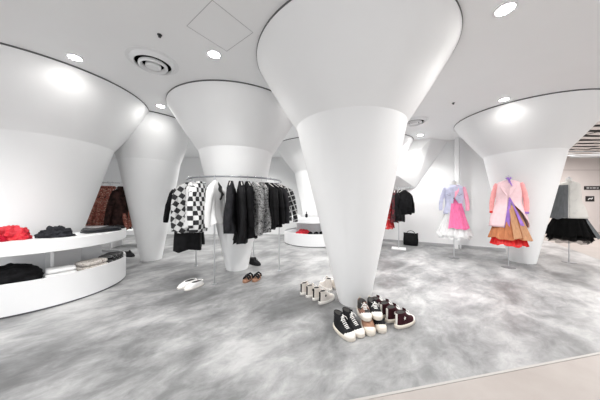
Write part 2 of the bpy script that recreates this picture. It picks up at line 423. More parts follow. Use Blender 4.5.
for i, (a, nm, m, lab, kw) in enumerate(ringlist):
    ar = math.radians(a); tw = kw.pop('tw', 0)
    garment(nm, (RC.x + RR * math.cos(ar), RC.y + RR * math.sin(ar), RZ + .004), ar + tw, m, lab, nm, seed=i, **kw)

def t_rack(x, y, rz, label, half=.28, z=1.6, plate=WHITE):
    t = empty('clothes_stand', (x, y, 0), rz); tag(t, label, 'clothes stand')
    bm = B(); add_box(bm, (0, 0, .01), (.34, .28, .02)); obj('base_plate', bm, plate, t, smooth=False, bev=.003)
    bm = B(); tube(bm, [(0, 0, .02), (0, 0, z)], .012, 12); obj('pole', bm, STEEL, t)
    bm = B(); tube(bm, [(-half, 0, z), (half, 0, z)], .009, 10); obj('rail', bm, CHROME, t)
t_rack(2.58, 5.75, math.radians(-25), 'steel clothes stand on a white base plate by the right wall')
d2 = Vector((math.cos(math.radians(-25)), math.sin(math.radians(-25))))
for i, (o, ang, nm, m, lab, kw) in enumerate([
    (-.24, 40, 'dress', RED, 'red dotted dress on the stand beside the central column', dict(w=.36, L=.98, splay=.02, sl=.6, flare=1.1)),
    (-.08, 55, 'jacket', DRD, 'dark red printed jacket between the red dress and black jackets', dict(w=.38, L=.80)),
    (.02, 45, 'jacket', BLACK2, 'black jacket hanging directly behind the pole of the stand', dict(w=.40, L=.78)),
    (.13, 20, 'jacket', BLACK, 'roomy black jacket at the right end of the wall-side stand', dict(w=.44, L=.60, splay=.1, sl=.5))]):
    garment(nm, (2.58 + d2.x * o, 5.75 + d2.y * o, 1.603), math.radians(ang), m, lab, nm, seed=40 + i, **kw)
t_rack(-3.74, 4.34, math.radians(20), 'short clothes stand behind the left display counter', half=.16)
d3 = Vector((math.cos(math.radians(20)), math.sin(math.radians(20))))
for i, (o, ang, nm, m, lab, kw) in enumerate([
    (.17, 72, 'coat', DBR, 'dark brown pile coat at the right of the stand behind the counter', dict(w=.26, L=.84, splay=.16, sl=.74, flare=1.5)),
    (.03, 35, 'coat', BRN, 'rust brocade coat hanging in the middle of the stand behind the counter', dict(w=.28, L=.86, splay=.16, sl=.72, flare=1.5)),
    (-.04, 20, 'coat', BRN, 'rust brown brocade coat hanging behind the left display counter', dict(w=.28, L=.80, splay=.20, sl=.76, flare=1.5)),
    (-.12, 75, 'coat', BRN, 'rust brocade coat turned edge-on at the left of its stand', dict(w=.28, L=.82, splay=.14, sl=.76, flare=1.4))]):
    garment(nm, (-3.74 + d3.x * o, 4.34 + d3.y * o, 1.603), math.radians(ang), m, lab, nm, seed=60 + i, **kw)

# ---------------------------------------------------------------- display counters
def arc_slab(bm, ro, ri, z0, z1, a0=0, a1=2 * PI, n=128):
    full = abs(a1 - a0 - 2 * PI) < 1e-4
    m = n if full else n + 1; rings = []
    for r, z in ((ro, z0), (ro, z1), (ri, z1), (ri, z0)):
        rings.append([bm.verts.new((r * math.cos(a0 + (a1 - a0) * i / n), r * math.sin(a0 + (a1 - a0) * i / n), z)) for i in range(m)])
    for k in range(4):
        a, b = rings[k], rings[(k + 1) % 4]
        for i in range(m if full else m - 1):
            bm.faces.new((a[i], a[(i + 1) % m], b[(i + 1) % m], b[i]))
    if not full:
        bm.faces.new([r[0] for r in rings]); bm.faces.new([r[-1] for r in rings])
def counter(x, y, R, label, ri_top, ri_low, sup, ztop=.785, zf=.645, zl=.355):
    t = empty('display_counter', (x, y, 0)); tag(t, label, 'display counter')
    bm = B(); arc_slab(bm, R - .01, ri_low - .02, 0, .02); obj('plinth_gap', bm, SHADOWGAP, t, angle=30)
    bm = B(); arc_slab(bm, R, R - .025, .02, zl); arc_slab(bm, R - .025, ri_low, .29, .315); obj('lower_shelf', bm, LACQ, t, angle=30)
    bm = B(); arc_slab(bm, R + .005, ri_top, zf, ztop); obj('top', bm, LACQ, t, angle=30, bev=.004)
    bm = B(); lathe(bm, [(ri_low + .03, .315), (ri_low + .03, zf)], 96); obj('back_panel', bm, LACQ, t, angle=30)
    for a in sup:
        ar = math.radians(a); ro_ = R - .30; rm = (ro_ + ri_low) / 2; ln = ro_ - ri_low
        bm = B(); add_box(bm, (rm * math.cos(ar), rm * math.sin(ar), (.315 + zf) / 2), (ln, .03, zf - .315), ar)
        obj('divider', bm, LACQ, t, smooth=False)
    return t
CB = (-3.66, 3.07)
counter(*CB, .965, 'curved two-tier white display counter at left holding red and black garments', .46, .40, (-30, 48, 120, 200))
CE = (.45, 6.8)
counter(*CE, .93, 'small round white display counter far back with red and dark shoes on its shelf', .46, .40, (-150, -70, 0, 80, 150))

# ---------------------------------------------------------------- folded and crumpled cloth
def cloth_heap(name, loc, rz, size, m, label, cat, seed=0, amp=.35, sc=2.2, lobes=None, parts=()):
    bm = B(); bmesh.ops.create_icosphere(bm, subdivisions=5, radius=1)
    for v_ in bm.verts:
        p = v_.co.copy(); q = p * sc + Vector((seed * 3.1, seed * 1.7, seed))
        k = 1 + amp * noise.noise(q) + amp * .45 * noise.noise(q * 2.7)
        v_.co = Vector((p.x * k * size[0], p.y * k * size[1], max(0.0, p.z * k + .25) * size[2] * (1 + .8 * amp * noise.noise(Vector((p.x * 2.2, p.y * 2.2, seed))))))
    o = obj(name, bm, m, None, angle=180, loc=loc, rz=rz); tag(o, label, cat)
    return o
def folded(name, loc, rz, size, m, label, cat, layers=2, seed=0):
    t = empty(name, loc, rz); tag(t, label, cat); h = size[2] / layers
    for k in range(layers):
        bm = B(); nx = 24; rnd = random.Random(seed + k)
        prof = []
        for i in range(28):
            a = 2 * PI * i / 28; ca, sa = math.cos(a), math.sin(a)
            prof.append((size[1] / 2 * abs(ca) ** .35 * (1 if ca > 0 else -1), h / 2 * abs(sa) ** .6 * (1 if sa > 0 else -1)))
        rings = []
        for i in range(nx + 1):
            f = i / nx; e = 1 - .25 * (abs(2 * f - 1) ** 6)
            x = (f - .5) * size[0] * (1 - .04 * k)
            rings.append([(x, p[0] * (e - .05 * k) + .006 * math.sin(f * 9 + k), h * (k + .5) + p[1] * e + .004 * noise.noise(Vector((x * 9, p[0] * 9, seed)))) for p in prof])
        loft(bm, rings); obj('fold', bm, m, t, angle=120)
    return t
def polar(c, deg, r, z):
    a = math.radians(deg); return (c[0] + r * math.cos(a), c[1] + r * math.sin(a), z)
REDC = mat('red_cloth', (.62, .012, .03), .7, build=b_camo([(0, (.45, .008, .02)), (.5, (.62, .012, .03)), (.62, (.68, .04, .045))], 8, 3, .5))
ZT = .786; ZS = .316
REDD = mat('deep_red_cloth', (.36, .005, .02), .7, build=b_weave((.36, .005, .022), .3))
cloth_heap('sweater', (-3.31, 2.55, ZT), .2, (.14, .10, .125), REDC, 'bright red crumpled sweater on top of the left display counter', 'sweater', 1, .3)
cloth_heap('cap', (-3.38, 2.37, ZT), .25, (.15, .09, .065), REDD, 'deep red flat cap lying in front of the red sweater', 'cap', 2, .2)
cloth_heap('hat', (-3.03, 2.74, ZT), .5, (.16, .10, .10), mat('black_felt', (.02, .021, .025), .9, build=b_weave((.02, .021, .025), .4)), 'slouchy black hat on the counter between red sweater and flat dark bag', 'hat', 5, .35)
fb = folded('handbag', (-2.90, 3.22, ZT), 1.2, (.42, .22, .055), mat('black_leather', (.015, .017, .021), .4), 'flat black leather bag on the right end of the left counter', 'bag', 2, 3)
bm = B(); tube(bm, [(.19 * math.cos(a) * 1.0, .05 + .10 * math.sin(a), .05 + .01 * math.sin(3 * a)) for a in [PI * i / 14 for i in range(15)]], .007, 8); obj('handle', bm, mat('black_leather', (0, 0, 0)), fb)
cloth_heap('scarf', (-3.06, 3.72, ZT), 2.3, (.2, .08, .03), BLACK2, 'thin black scarf trailing over the back right edge of the left counter', 'scarf', 9, .3)
cloth_heap('sweater', (-3.25, 2.46, ZS), .5, (.26, .15, .16), BLACK, 'large black fluffy sweater on the lower shelf of the left counter', 'sweater', 3, .2)
folded('shirt', (-2.96, 2.72, ZS), .95, (.26, .22, .10), WCLOTH, 'folded white shirt on the lower shelf beside the black sweater', 'shirt', 2, 5)
KN = mat('beige_knit', (.5, .45, .4), .9, build=b_camo([(0, (.62, .58, .54)), (.52, (.30, .25, .22)), (.58, (.66, .62, .58))], 30, 2, .6))
folded('cardigan', (-2.84, 3.00, ZS), 1.35, (.30, .22, .115), KN, 'beige speckled knit cardigan folded on the lower shelf', 'cardigan', 2, 7)
folded('sweater', (-2.86, 3.34, ZS), 1.85, (.34, .22, .125), mat('black_check_knit', (.02, .02, .02), .85, build=b_grid(.045, .12, (.008, .008, .009), (.25, .25, .25), .7)), 'black checked sweater folded at the right end of the lower shelf', 'sweater', 2, 8)
# back counter stock
cloth_heap('sweater', polar(CE, -118, .76, ZS), .1, (.19, .11, .11), REDC, 'red sweater on the shelf of the far back counter', 'sweater', 12, .25)
for k, a in enumerate((-102, -91, -80, -69)):
    cloth_heap('beanie', polar(CE, a, .80, ZS), a, (.08, .07, .07), BLACK, ['black beanie next to the red sweater on the far back counter', 'second black beanie from the red sweater on the far back counter', 'third black beanie from the red sweater on the far back counter', 'black beanie farthest from the red sweater on the back counter'][k], 'beanie', 20 + k, .25)
bt = empty('perfume_bottle', polar(CE, -112, .72, ZT)); tag(bt, 'small dark bottle standing on top of the far back counter', 'bottle')
bm = B(); lathe(bm, [(.03, 0), (.035, .01), (.035, .09), (.012, .11), (.012, .13)], 24, cap=True); obj('body', bm, CHAR, bt)
bm = B(); lathe(bm, [(.016, .13), (.016, .165)], 20, cap=True); obj('cap', bm, DARKM, bt)
# low white bench far left back
t = empty('low_bench', (-4.55, 6.1, 0), .1); tag(t, 'low white bench seen between left counter and slim column', 'bench')
bm = B(); add_box(bm, (0, 0, .40), (1.1, .45, .12)); obj('seat', bm, LACQ, t, smooth=False, bev=.006)
for s in (-1, 1):
    bm = B(); add_box(bm, (s * .5, 0, .17), (.06, .4, .34)); obj('leg', bm, LACQ, t, smooth=False)

# ---------------------------------------------------------------- shoes
CREAM = mat('cream_rubber', (.72, .66, .58), .55)
WRUB = mat('white_rubber', (.82, .79, .75), .5)
OFFW = mat('offwhite_canvas', (.74, .69, .64), .85, build=b_weave((.74, .69, .64), .08))
BURG = mat('burgundy_canvas', (.035, .010, .013), .8, build=b_weave((.038, .010, .014), .4))
BKC = mat('black_canvas', (.018, .018, .02), .85, build=b_weave((.018, .018, .02), .3))
TANB = mat('brown_black_canvas', (.1, .05, .04), .8, build=b_camo([(0, (.02, .018, .018)), (.5, (.20, .10, .07))], 9, 1, 0))
TAN = mat('tan_canvas', (.32, .18, .12), .8, build=b_weave((.32, .18, .12), .2))
LACE = mat('white_lace', (.85, .84, .82), .8)
DKIN = mat('shoe_lining', (.03, .028, .027), .9)
WLEA = mat('white_leather', (.82, .81, .80), .35)
NS = 36
def outline(xb, xf, hw, z, toe=.9):
    """foot outline, x from heel xb to toe xf"""
    pts = []
    for i in range(NS):
        a = 2 * PI * i / NS; ca, sa = math.cos(a), math.sin(a)
        u = (1 + ca * (1 if ca < 0 else 1)) / 2
        x = xb + (xf - xb) * (.5 + .5 * (abs(ca) ** .75) * (1 if ca >= 0 else -1))
        f = (x - xb) / max(xf - xb, 1e-4)
        ww = hw * (.74 + .34 * math.sin(min(1, f * 1.15) * PI * .62)) if f < 1 else hw
        pts.append((x, ww * (abs(sa) ** .8) * (1 if sa >= 0 else -1), z))
    return pts
def shoe(loc, ang, label, up, sole=CREAM, toe=WRUB, sizes=(.285, .052), top=.155, soleh=.034, lace=True, badge=True, strip=None, cat='sneaker', group=None, name='sneaker', lacem=None):
    L, hw = sizes; t = empty(name, loc, ang); tag(t, label, cat, group)
    xb, xf = -L / 2, L / 2
    bm = B(); loft(bm, [outline(xb - .002, xf + .002, hw * 1.04, 0), outline(xb - .006, xf + .006, hw * 1.12, .006), outline(xb - .005, xf + .005, hw * 1.10, soleh * .9), outline(xb, xf, hw * 1.02, soleh)])
    obj('sole', bm, sole, t, angle=50)
    rings = []
    zt = .028
    for z, b_, f_, w_ in [(0, 0, 0, 1.0), (.012, 0, .004, 1.0), (.024, .001, .018, .97), (.034, .002, .045, .93), (.05, .004, .085, .86), (.07, .006, .118, .78), (.09, .006, .14, .72), (.104, .004, .150, .70), (.111, .004, .153, .70), (.122, .002, .158, .70)]:
        if soleh + z > top + .001: break
        rings.append(outline(xb + .006 + b_, xf - .004 - f_, hw * w_, soleh + z))
    lz = rings[-1][0][2]; lastp = rings[-1]
    cx = sum(p[0] for p in lastp) / NS
    inner = [(cx + (p[0] - cx) * .84, p[1] * .8, lz) for p in lastp]; deep = [(cx + (p[0] - cx) * .80, p[1] * .75, lz - .05) for p in lastp]
    bm = B(); loft(bm, rings + [[(cx + (p[0] - cx) * .95, p[1] * .93, lz + .004) for p in lastp], inner], cap=False); obj('upper', bm, up, t, angle=60)
    bm = B(); loft(bm, [inner, deep]); obj('lining', bm, DKIN, t, angle=60)
    if toe:
        bm = B(); rr = []
        for z, r_ in ((0, 1.03), (.012, 1.0), (.022, .88), (.030, .62), (.033, .15)):
            rr.append([(xf - .058 + .060 * r_ * math.cos(a), hw * .99 * r_ * math.sin(a), soleh - .002 + z) for a in [2 * PI * i / 24 for i in range(24)]])
        loft(bm, rr); obj('toe_cap', bm, toe, t, angle=60)
    if lace:
        # instep line following the front profile
        line = [(xf - .075, .040), (xf - .098, .058), (xf - .125, .080), (xf - .145, .100), (xf - .157, .122)]
        line = [(x, soleh + z) for x, z in line if soleh + z <= top + .002]
        bm = B()
        for i in range(len(line) * 2 - 1):
            f = i / 2; k = int(f); g = f - k
            x, z = line[k] if g == 0 else tuple((line[k][j] + line[min(k + 1, len(line) - 1)][j]) / 2 for j in (0, 1))
            wd = hw * (.50 - .03 * i)
            tube(bm, [(x - .012, -wd, z - .009), (x, -wd * .5, z + .004), (x + .002, 0, z + .009), (x, wd * .5, z + .004), (x - .012, wd, z - .009)], .0042, 6)
        tube(bm, [(line[-1][0] + .01, 0, line[-1][1] + .008), (line[-1][0] + .03, .02, line[-1][1] - .004), (line[-1][0] + .028, .036, line[-1][1] - .03)], .003, 5)
        tube(bm, [(line[-1][0] + .01, 0, line[-1][1] + .008), (line[-1][0] + .032, -.02, line[-1][1] - .002), (line[-1][0] + .03, -.037, line[-1][1] - .028)], .003, 5)
        obj('laces', bm, lacem or LACE, t)
        bm = B(); x, z = line[-1]; add_box(bm, (x - .002, 0, z + .012), (.008, hw * .7, .03), rot=Matrix.Rotation(math.radians(-15), 4, 'Y')); obj('tongue', bm, up, t, bev=.003)
    if strip:
        bm = B(); add_box(bm, (xb + .009, 0, (soleh + top) / 2), (.008, .020, top - soleh)); obj('heel_strip', bm, strip, t, bev=.002)
    if badge and top > .12:
        bm = B(); bz = soleh + .062; bx = xb + .075
        for s in (-1, 1):
            pts = []
            for i in range(10):
                a = PI / 2 + i * PI / 5; r = .017 if i % 2 == 0 else .008
                pts.append(bm.verts.new((bx + r * math.cos(a), s * (hw * .90), bz + r * math.sin(a))))
            bm.faces.new(pts)
        obj('badge', bm, WRUB if up not in (OFFW,) else BKC, t, smooth=False, solid=.004)
    return t
def shoe_ht(hx, hy, tx, ty, z, *a, **k):
    h = Vector((hx, hy)); tt = Vector((tx, ty)); m_ = (h + tt) / 2; d = tt - h
    return shoe((m_.x, m_.y, z), math.atan2(d.y, d.x), *a, **k)
# front pair, black high-tops pointing to the camera
shoe_ht(.345, 2.17, .462, 1.93, 0, 'left shoe of the black lace-up high-top pair nearest the camera', BKC, strip=WRUB, badge=False)
shoe_ht(.438, 2.22, .560, 1.985, 0, 'right shoe of the black lace-up high-top pair nearest the camera', BKC, strip=WRUB, badge=False)
# lower brown pair with the burgundy pair stacked on it
shoe_ht(.665, 2.27, .648, 2.01, 0, 'beige-toed low brown shoe under the stacked high-tops, left one', TAN, top=.090, badge=False, toe=CREAM, lace=False)
shoe_ht(.775, 2.31, .768, 2.055, 0, 'beige-toed low brown shoe under the stacked high-tops, right one', BKC, top=.090, badge=False, toe=CREAM, lace=False)
shoe_ht(.640, 2.35, .640, 2.085, .092, 'left tan and black lace-up sneaker stacked on the low brown pair', TANB, top=.118, strip=CREAM, badge=False)
shoe_ht(.748, 2.37, .752, 2.105, .092, 'right black lace-up sneaker stacked on the low brown pair', BKC, top=.118, strip=CREAM, badge=False)
shoe_ht(.865, 2.33, 1.05, 2.49, 0, 'near burgundy starred high-top between the stacked shoes and the outermost pair', BURG, top=.138, strip=WRUB)
shoe_ht(.80, 2.43, .985, 2.59, 0, 'far burgundy starred high-top mostly hidden behind its mate', BURG, top=.138, strip=WRUB)
shoe_ht(.935, 2.13, 1.155, 2.275, 0, 'near burgundy starred high-top of the outermost right pair', BURG, top=.138, strip=WRUB)
shoe_ht(.885, 2.235, 1.105, 2.38, 0, 'far burgundy starred high-top of the outermost right pair', BURG, top=.138, strip=WRUB)
# off-white pairs at the left of the column
for (hx, hy, lab) in ((.232, 2.62, 'nearest off-white high-top with black heel strip left of the column'), (.165, 2.725, 'off-white high-top just behind the nearest one left of the column'),
                      (.085, 2.80, 'third off-white high-top from the front left of the column'), (.012, 2.885, 'farthest left off-white high-top of the row by the column')):
    shoe_ht(hx, hy, hx + .19, hy + .175, 0, lab, OFFW, sole=WRUB, strip=BKC, sizes=(.265, .043), top=.145)
shoe_ht(.43, 3.00, .30, 3.24, 0, 'pale pink high-top against the back left of the column', OFFW, sole=WRUB, sizes=(.265, .045), badge=False)
shoe_ht(.55, 3.05, .44, 3.29, 0, 'pale pink high-top half hidden behind the column', OFFW, sole=WRUB, sizes=(.265, .045), badge=False)
# white loafers by the rail post
shoe_ht(-1.555, 3.30, -1.70, 3.08, 0, 'left white strapped loafer on the floor by the circular rail', WLEA, sole=WRUB, top=.075, soleh=.026, lace=False, toe=None, badge=False, cat='loafer', name='loafer')
shoe_ht(-1.44, 3.26, -1.575, 3.03, 0, 'right white strapped loafer on the floor by the circular rail', WLEA, sole=WRUB, top=.075, soleh=.026, lace=False, toe=None, badge=False, cat='loafer', name='loafer')
def sandal(loc, ang, label):
    t = empty('sandal', loc, ang); tag(t, label, 'sandal'); L, hw = .26, .046
    bm = B(); loft(bm, [outline(-L / 2, L / 2, hw, 0), outline(-L / 2, L / 2, hw * 1.05, .008), outline(-L / 2, L / 2, hw * 1.03, .034), outline(-L / 2 + .004, L / 2 - .004, hw * .95, .038)]); obj('sole', bm, TAN, t, angle=50)
    for x, h_ in ((.06, .05), (.01, .065), (-.07, .06)):
        bm = B(); tube(bm, [(x, -hw, .03), (x - .004, -hw * .8, .03 + h_ * .6), (x - .006, 0, .03 + h_), (x - .004, hw * .8, .03 + h_ * .6), (x, hw, .03)], .014, 8); obj('strap', bm, BKC, t, angle=60)
sandal((-.81, 3.43, 0), math.radians(-105), 'left dark strapped sandal on the floor before the rail column')
sandal((-.68, 3.47, 0), math.radians(-100), 'right dark strapped sandal on the floor before the rail column')
shoe_ht(-.97, 4.36, -.80, 4.24, 0, 'black chunky shoe just behind the foot of the rail column', BKC, sole=BKC, toe=None, badge=False, top=.13, lacem=BKC, cat='shoe', name='ankle_shoe')
shoe_ht(-3.95, 4.98, -3.72, 4.90, 0, 'black shoe on the floor past the end of the left counter', BKC, sole=BKC, toe=None, badge=False, top=.12, lacem=BKC, cat='shoe', name='ankle_shoe')
# black bag on the floor by the right wall
t = empty('tote_bag', (3.12, 6.2, 0), math.radians(-28)); tag(t, 'black slouchy tote bag on the floor against the right wall', 'bag')
bm = B(); rings = []
for z, a, b_ in ((0, .17, .06), (.02, .185, .075), (.15, .19, .07), (.28, .18, .045), (.34, .185, .03)):
    rings.append([(a * abs(math.cos(q)) ** .6 * (1 if math.cos(q) > 0 else -1), b_ * abs(math.sin(q)) ** .8 * (1 if math.sin(q) > 0 else -1) + .006 * math.sin(q * 5 + z * 20), z + .015 * math.sin(q * 3) * (z > .3)) for q in [2 * PI * i / 32 for i in range(32)]])
loft(bm, rings); obj('body', bm, BLACK2, t, angle=70)
bm = B(); tube(bm, [(.1 * math.cos(a), 0, .33 + .08 * math.sin(a)) for a in [PI * i / 12 for i in range(13)]], .008, 8); obj('handle', bm, BLACK2, t)

# ---------------------------------------------------------------- dressed mannequins
def ell(rx, ry, z, n=40, cx=0, cy=0, e=1.0):
    return [(cx + rx * abs(math.cos(a)) ** e * (1 if math.cos(a) >= 0 else -1), cy + ry * abs(math.sin(a)) ** e * (1 if math.sin(a) >= 0 else -1), z) for a in [2 * PI * i / n for i in range(n)]]
def mannequin(x, y, label, zs=1.56):
    rz = -math.atan2(x, y); t = empty('dress_form', (x, y, 0), rz); tag(t, label, 'mannequin'); t.scale = (.84, .84, 1)
    bm = B(); lathe(bm, [(.12, 0), (.12, .006), (.02, .012), (.012, .02)], 48, cap=True); obj('base', bm, mat('matt_steel', (.25, .25, .26), .5, .5), t)
    bm = B(); tube(bm, [(0, 0, .015), (0, 0, .85)], .010, 12); obj('pole', bm, STEEL, t)
    s = zs
    R = [(.10, .07, s - .78), (.155, .10, s - .70), (.17, .115, s - .60), (.15, .10, s - .50), (.125, .09, s - .40), (.145, .105, s - .28), (.165, .115, s - .18), (.175, .095, s - .09), (.15, .07, s - .03), (.085, .05, s), (.055, .05, s + .03), (.05, .05, s + .09)]
    bm = B(); loft(bm, [ell(a, b_, z) for a, b_, z in R]); obj('torso', bm, MW, t, angle=70)
    bm = B(); lathe(bm, [(.052, s + .088), (.054, s + .096), (.02, s + .104), (.012, s + .12), (.001, s + .125)], 24, cap=True); obj('neck_cap', bm, STEEL, t)
    return t, rz
def skirt_part(t, name, m, zt, zb, r0, r1, folds=18, amp=.03, seed=0, n=144, half=None, solid=0, jag=.012, squash=.9):
    bm = B(); rings = []; st = 9; rnd = random.Random(seed); p1, p2 = rnd.random() * 6, rnd.random() * 6
    a0, a1 = half if half else (0, 2 * PI)
    cl = half is None; m_ = n if cl else n + 1
    for k in range(st + 1):
        f = k / st; r = r0 + (r1 - r0) * f ** 1.15; ring = []
        for i in range(m_):
            a = a0 + (a1 - a0) * i / n
            rr = r + amp * f * (math.sin(folds * a + p1) + .5 * math.sin((folds * 1.7 // 1) * a + p2)) * .6
            z = zt + (zb - zt) * f + (jag * math.sin(5 * a + p2) + jag * .8 * math.sin(11 * a + p1)) * f
            ring.append((rr * math.cos(a), rr * math.sin(a) * squash, z))
        rings.append(ring)
    loft(bm, rings, cap=False, closed=cl); return obj(name, bm, m, t, angle=180, solid=solid)
def jacket_shell(t, name, m, zs, zb, open_fn, rx=.19, ry=.135, flare=1.15, seed=0, sides=(None, None)):
    """open front shell, open_fn(z)->(left_angle, right_angle) half openings from the front (-y)"""
    bm = B(); rings = []; n = 60; st = 16
    prof = [(0, .42, .55), (.03, .82, .70), (.07, 1.0, .88), (.14, 1.02, 1.0)]
    L = zs - zb
    for k in range(st): 
        f = (k + 1) / st; z = .14 + (L - .14) * f
        wst = 1 - .13 * math.exp(-((z - .40) / .12) ** 2)
        prof.append((z, (1.02 + (flare - 1) * f) * wst, (1.0 + (flare - 1) * 1.2 * f) * wst))
    for z, fx, fy in prof:
        gl, gr = open_fn(z); ring = []
        for i in range(n + 1):
            a = -PI / 2 + gr + (2 * PI - gl - gr) * i / n
            w = .006 * math.sin(a * 6 + z * 8 + seed) * min(1, z * 3)
            ring.append(((rx * fx + w) * math.cos(a), (ry * fy + w) * math.sin(a), zs - z))
        rings.append(ring)
    loft(bm, rings, cap=False, closed=False)
    return obj(name, bm, m, t, angle=180, solid=.008)
def sleeve_part(t, m, side, zs, L=.52, out=.05, r=.05, x0=.165, cuff=None):
    pts, rads = [], []
    for i in range(11):
        f = i / 10; pts.append((side * (x0 + .012 + out * math.sin(f * PI * .6) - .0 * f), -.03 * f * f - .01, zs - .055 - L * f)); rads.append(r * (1 - .25 * f) * (1 + .05 * math.sin(i * 2.2)) * (.8 if i == 0 else 1))
    bm = B(); tube(bm, pts, 0, 16, rads); o = obj('sleeve', bm, m, t, angle=70)
    if cuff:
        bm = B(); tube(bm, [pts[-1], (pts[-1][0], pts[-1][1] - .004, pts[-1][2] - .035)], r * .8, 16); obj('cuff', bm, cuff, o)
    return o
def lapel(t, m, side, zs, zlow=.30, w=.05, ry=.15):
    bm = B(); pts = [(side * .045, -.075, zs + .01), (side * (.045 + w), -.095, zs - .045), (side * (.05 + w), -ry + .008, zs - .13), (side * .01, -ry - .018, zs - zlow), (side * .015, -ry + .005, zs - .16)]
    bm.faces.new([bm.verts.new(p) for p in pts]); obj('lapel', bm, m, t, smooth=False, solid=.008)
def strip_part(t, name, m, pts, solid=.006):
    bm = B(); bm.faces.new([bm.verts.new(p) for p in pts]); return obj(name, bm, m, t, smooth=False, solid=solid)
def thing_at(name, x, y, rz, label, cat):
    t = empty(name, (x, y, 0), rz); k = .95 if x > 5 else .88; t.scale = (k, k, 1); return tag(t, label, cat)
TW = mat('white_tulle', (.85, .85, .86), .9, build=b_tulle((.93, .93, .94), .75))
TPK = mat('hot_pink_tulle', (.9, .16, .38), .9, build=b_tulle((.92, .20, .42), .9))
LIL = mat('lilac_white_cloth', (.56, .57, .74), .8, build=b_weave((.57, .58, .74), .12))
PKC = mat('pink_cloth', (.85, .35, .5), .8, build=b_weave((.88, .40, .53), .1))
PINK = mat('pale_pink_cloth', (.80, .57, .60), .8, build=b_weave((.80, .57, .60), .06))
SALM = mat('salmon_cloth', (.82, .32, .32), .8, build=b_weave((.84, .36, .36), .1))
PURP = mat('purple_satin', (.30, .16, .52), .5, build=b_weave((.32, .17, .55), .15))
ORG = mat('amber_tulle', (.66, .26, .12), .9, build=b_tulle((.58, .23, .11), .92))
ORG2 = mat('tan_tulle', (.58, .32, .18), .9, build=b_tulle((.60, .33, .19), .8))
RDT = mat('red_tulle', (.75, .02, .02), .9, build=b_tulle((.78, .03, .03), .92))
BKT = mat('black_tulle', (.012, .012, .012), .9, build=b_tulle((.005, .005, .005), .95))
BKT2 = mat('sheer_black_tulle', (.03, .03, .03), .9, build=b_tulle((.03, .03, .03), .6))
GRT = mat('grey_tulle', (.16, .17, .18), .9, build=b_tulle((.15, .16, .17), .85))
JKW = mat('ivory_cloth', (.62, .61, .58), .8, build=b_camo([(0, (.62, .61, .58)), (.64, (.45, .45, .45)), (.66, (.62, .61, .58))], 9, 3, 1))

# 1: lilac jacket over pink and white tulle
x, y = 3.36, 4.80; _, rz = mannequin(x, y, 'dress form wearing the lilac jacket and white and pink tulle skirt', 1.57)
t = thing_at('tulle_skirt', x, y, rz, 'white tulle skirt with hot pink panel below the lilac jacket', 'skirt')
skirt_part(t, 'top_layer', TW, 1.12, .50, .15, .35, 17, .04, 1); skirt_part(t, 'under_layer', TW, 1.10, .44, .14, .31, 13, .04, 2)
bm = B(); loft(bm, [ell(a, b_, z) for a, b_, z in ((.14, .105, 1.40), (.135, .105, 1.30), (.135, .105, 1.20), (.17, .14, 1.10))]); obj('bodice', bm, TPK, t, angle=60)
skirt_part(t, 'pink_panel', TPK, 1.19, .66, .175, .34, 12, .015, 3, n=60, half=(math.radians(-110), math.radians(-28)))
t = thing_at('jacket', x, y, rz, 'lilac white cropped jacket with pink right side on a dress form', 'jacket')
jacket_shell(t, 'body', LIL, 1.59, .96, lambda z: (0 if z < .28 else (z - .28) * .8, (0 if z < .28 else (z - .28) * 4.6)), seed=1)
sleeve_part(t, LIL, -1, 1.59, .50, .10); sleeve_part(t, PKC, 1, 1.59, .50, .09)
lapel(t, LIL, -1, 1.58); lapel(t, PKC, 1, 1.58)
bm = B(); lathe(bm, [(.014, 0), (.014, .006)], 16, cap=True); b_ = obj('button', bm, BKC, t); b_.rotation_euler = (PI / 2, 0, 0); b_.location = (0, -.155, 1.30)
bm = B()
for sgn, cx in ((-1, -.10), (1, .10)):
    tube(bm, [(cx + .05 * math.cos(q * .9), -.13 - .012 * math.sin(q), 1.37 + .016 * math.sin(3 * q)) for q in [i * .35 for i in range(10)]], .004, 5)
obj('embroidery', bm, mat('slate_thread', (.2, .22, .34), .8), t)
# 2: pink coat over orange and red tulle
x, y = 3.885, 4.10; _, rz = mannequin(x, y, 'dress form wearing the pale pink coat and orange and red tulle skirt', 1.60)
t = thing_at('tulle_skirt', x, y, rz, 'layered orange and red tulle skirt below the pale pink coat', 'skirt')
skirt_part(t, 'top_layer', ORG, 1.14, .55, .15, .32, 15, .03, 4); skirt_part(t, 'side_layer', ORG2, 1.10, .54, .17, .35, 9, .03, 6, n=60, half=(math.radians(-50), math.radians(60)))
skirt_part(t, 'red_layer', RDT, 1.0, .43, .15, .285, 16, .03, 5)
strip_part(t, 'drape', ORG2, [(.0, -.17, 1.16), (.06, -.175, 1.16), (.20, -.29, .60), (.08, -.33, .57)])
t = thing_at('coat', x, y, rz, 'pale pink coat with salmon sleeves and purple lining on a dress form', 'coat')
jacket_shell(t, 'body', PINK, 1.62, .76, lambda z: (0 if z < .32 else (z - .32) * .4, (0 if z < .32 else (z - .32) * 3.2)), seed=2, flare=1.62)
strip_part(t, 'lining', PURP, [(.012, -.168, 1.30), (.035, -.168, 1.27), (.02, -.215, .76), (-.07, -.21, .75)])
strip_part(t, 'lining', PURP, [(.012, -.172, 1.31), (.03, -.170, 1.29), (.235, -.125, .80), (.18, -.155, .80)])
sleeve_part(t, SALM, -1, 1.62, .52, .09, cuff=RDT); sleeve_part(t, SALM, 1, 1.62, .52, .09, cuff=PURP)
lapel(t, PINK, -1, 1.61, .30, .07); lapel(t, PINK, 1, 1.61, .30, .07)
strip_part(t, 'collar', PURP, [(-.055, -.075, 1.66), (-.02, -.12, 1.645), (.055, -.155, 1.50), (.055, -.125, 1.53), (.0, -.06, 1.68)])
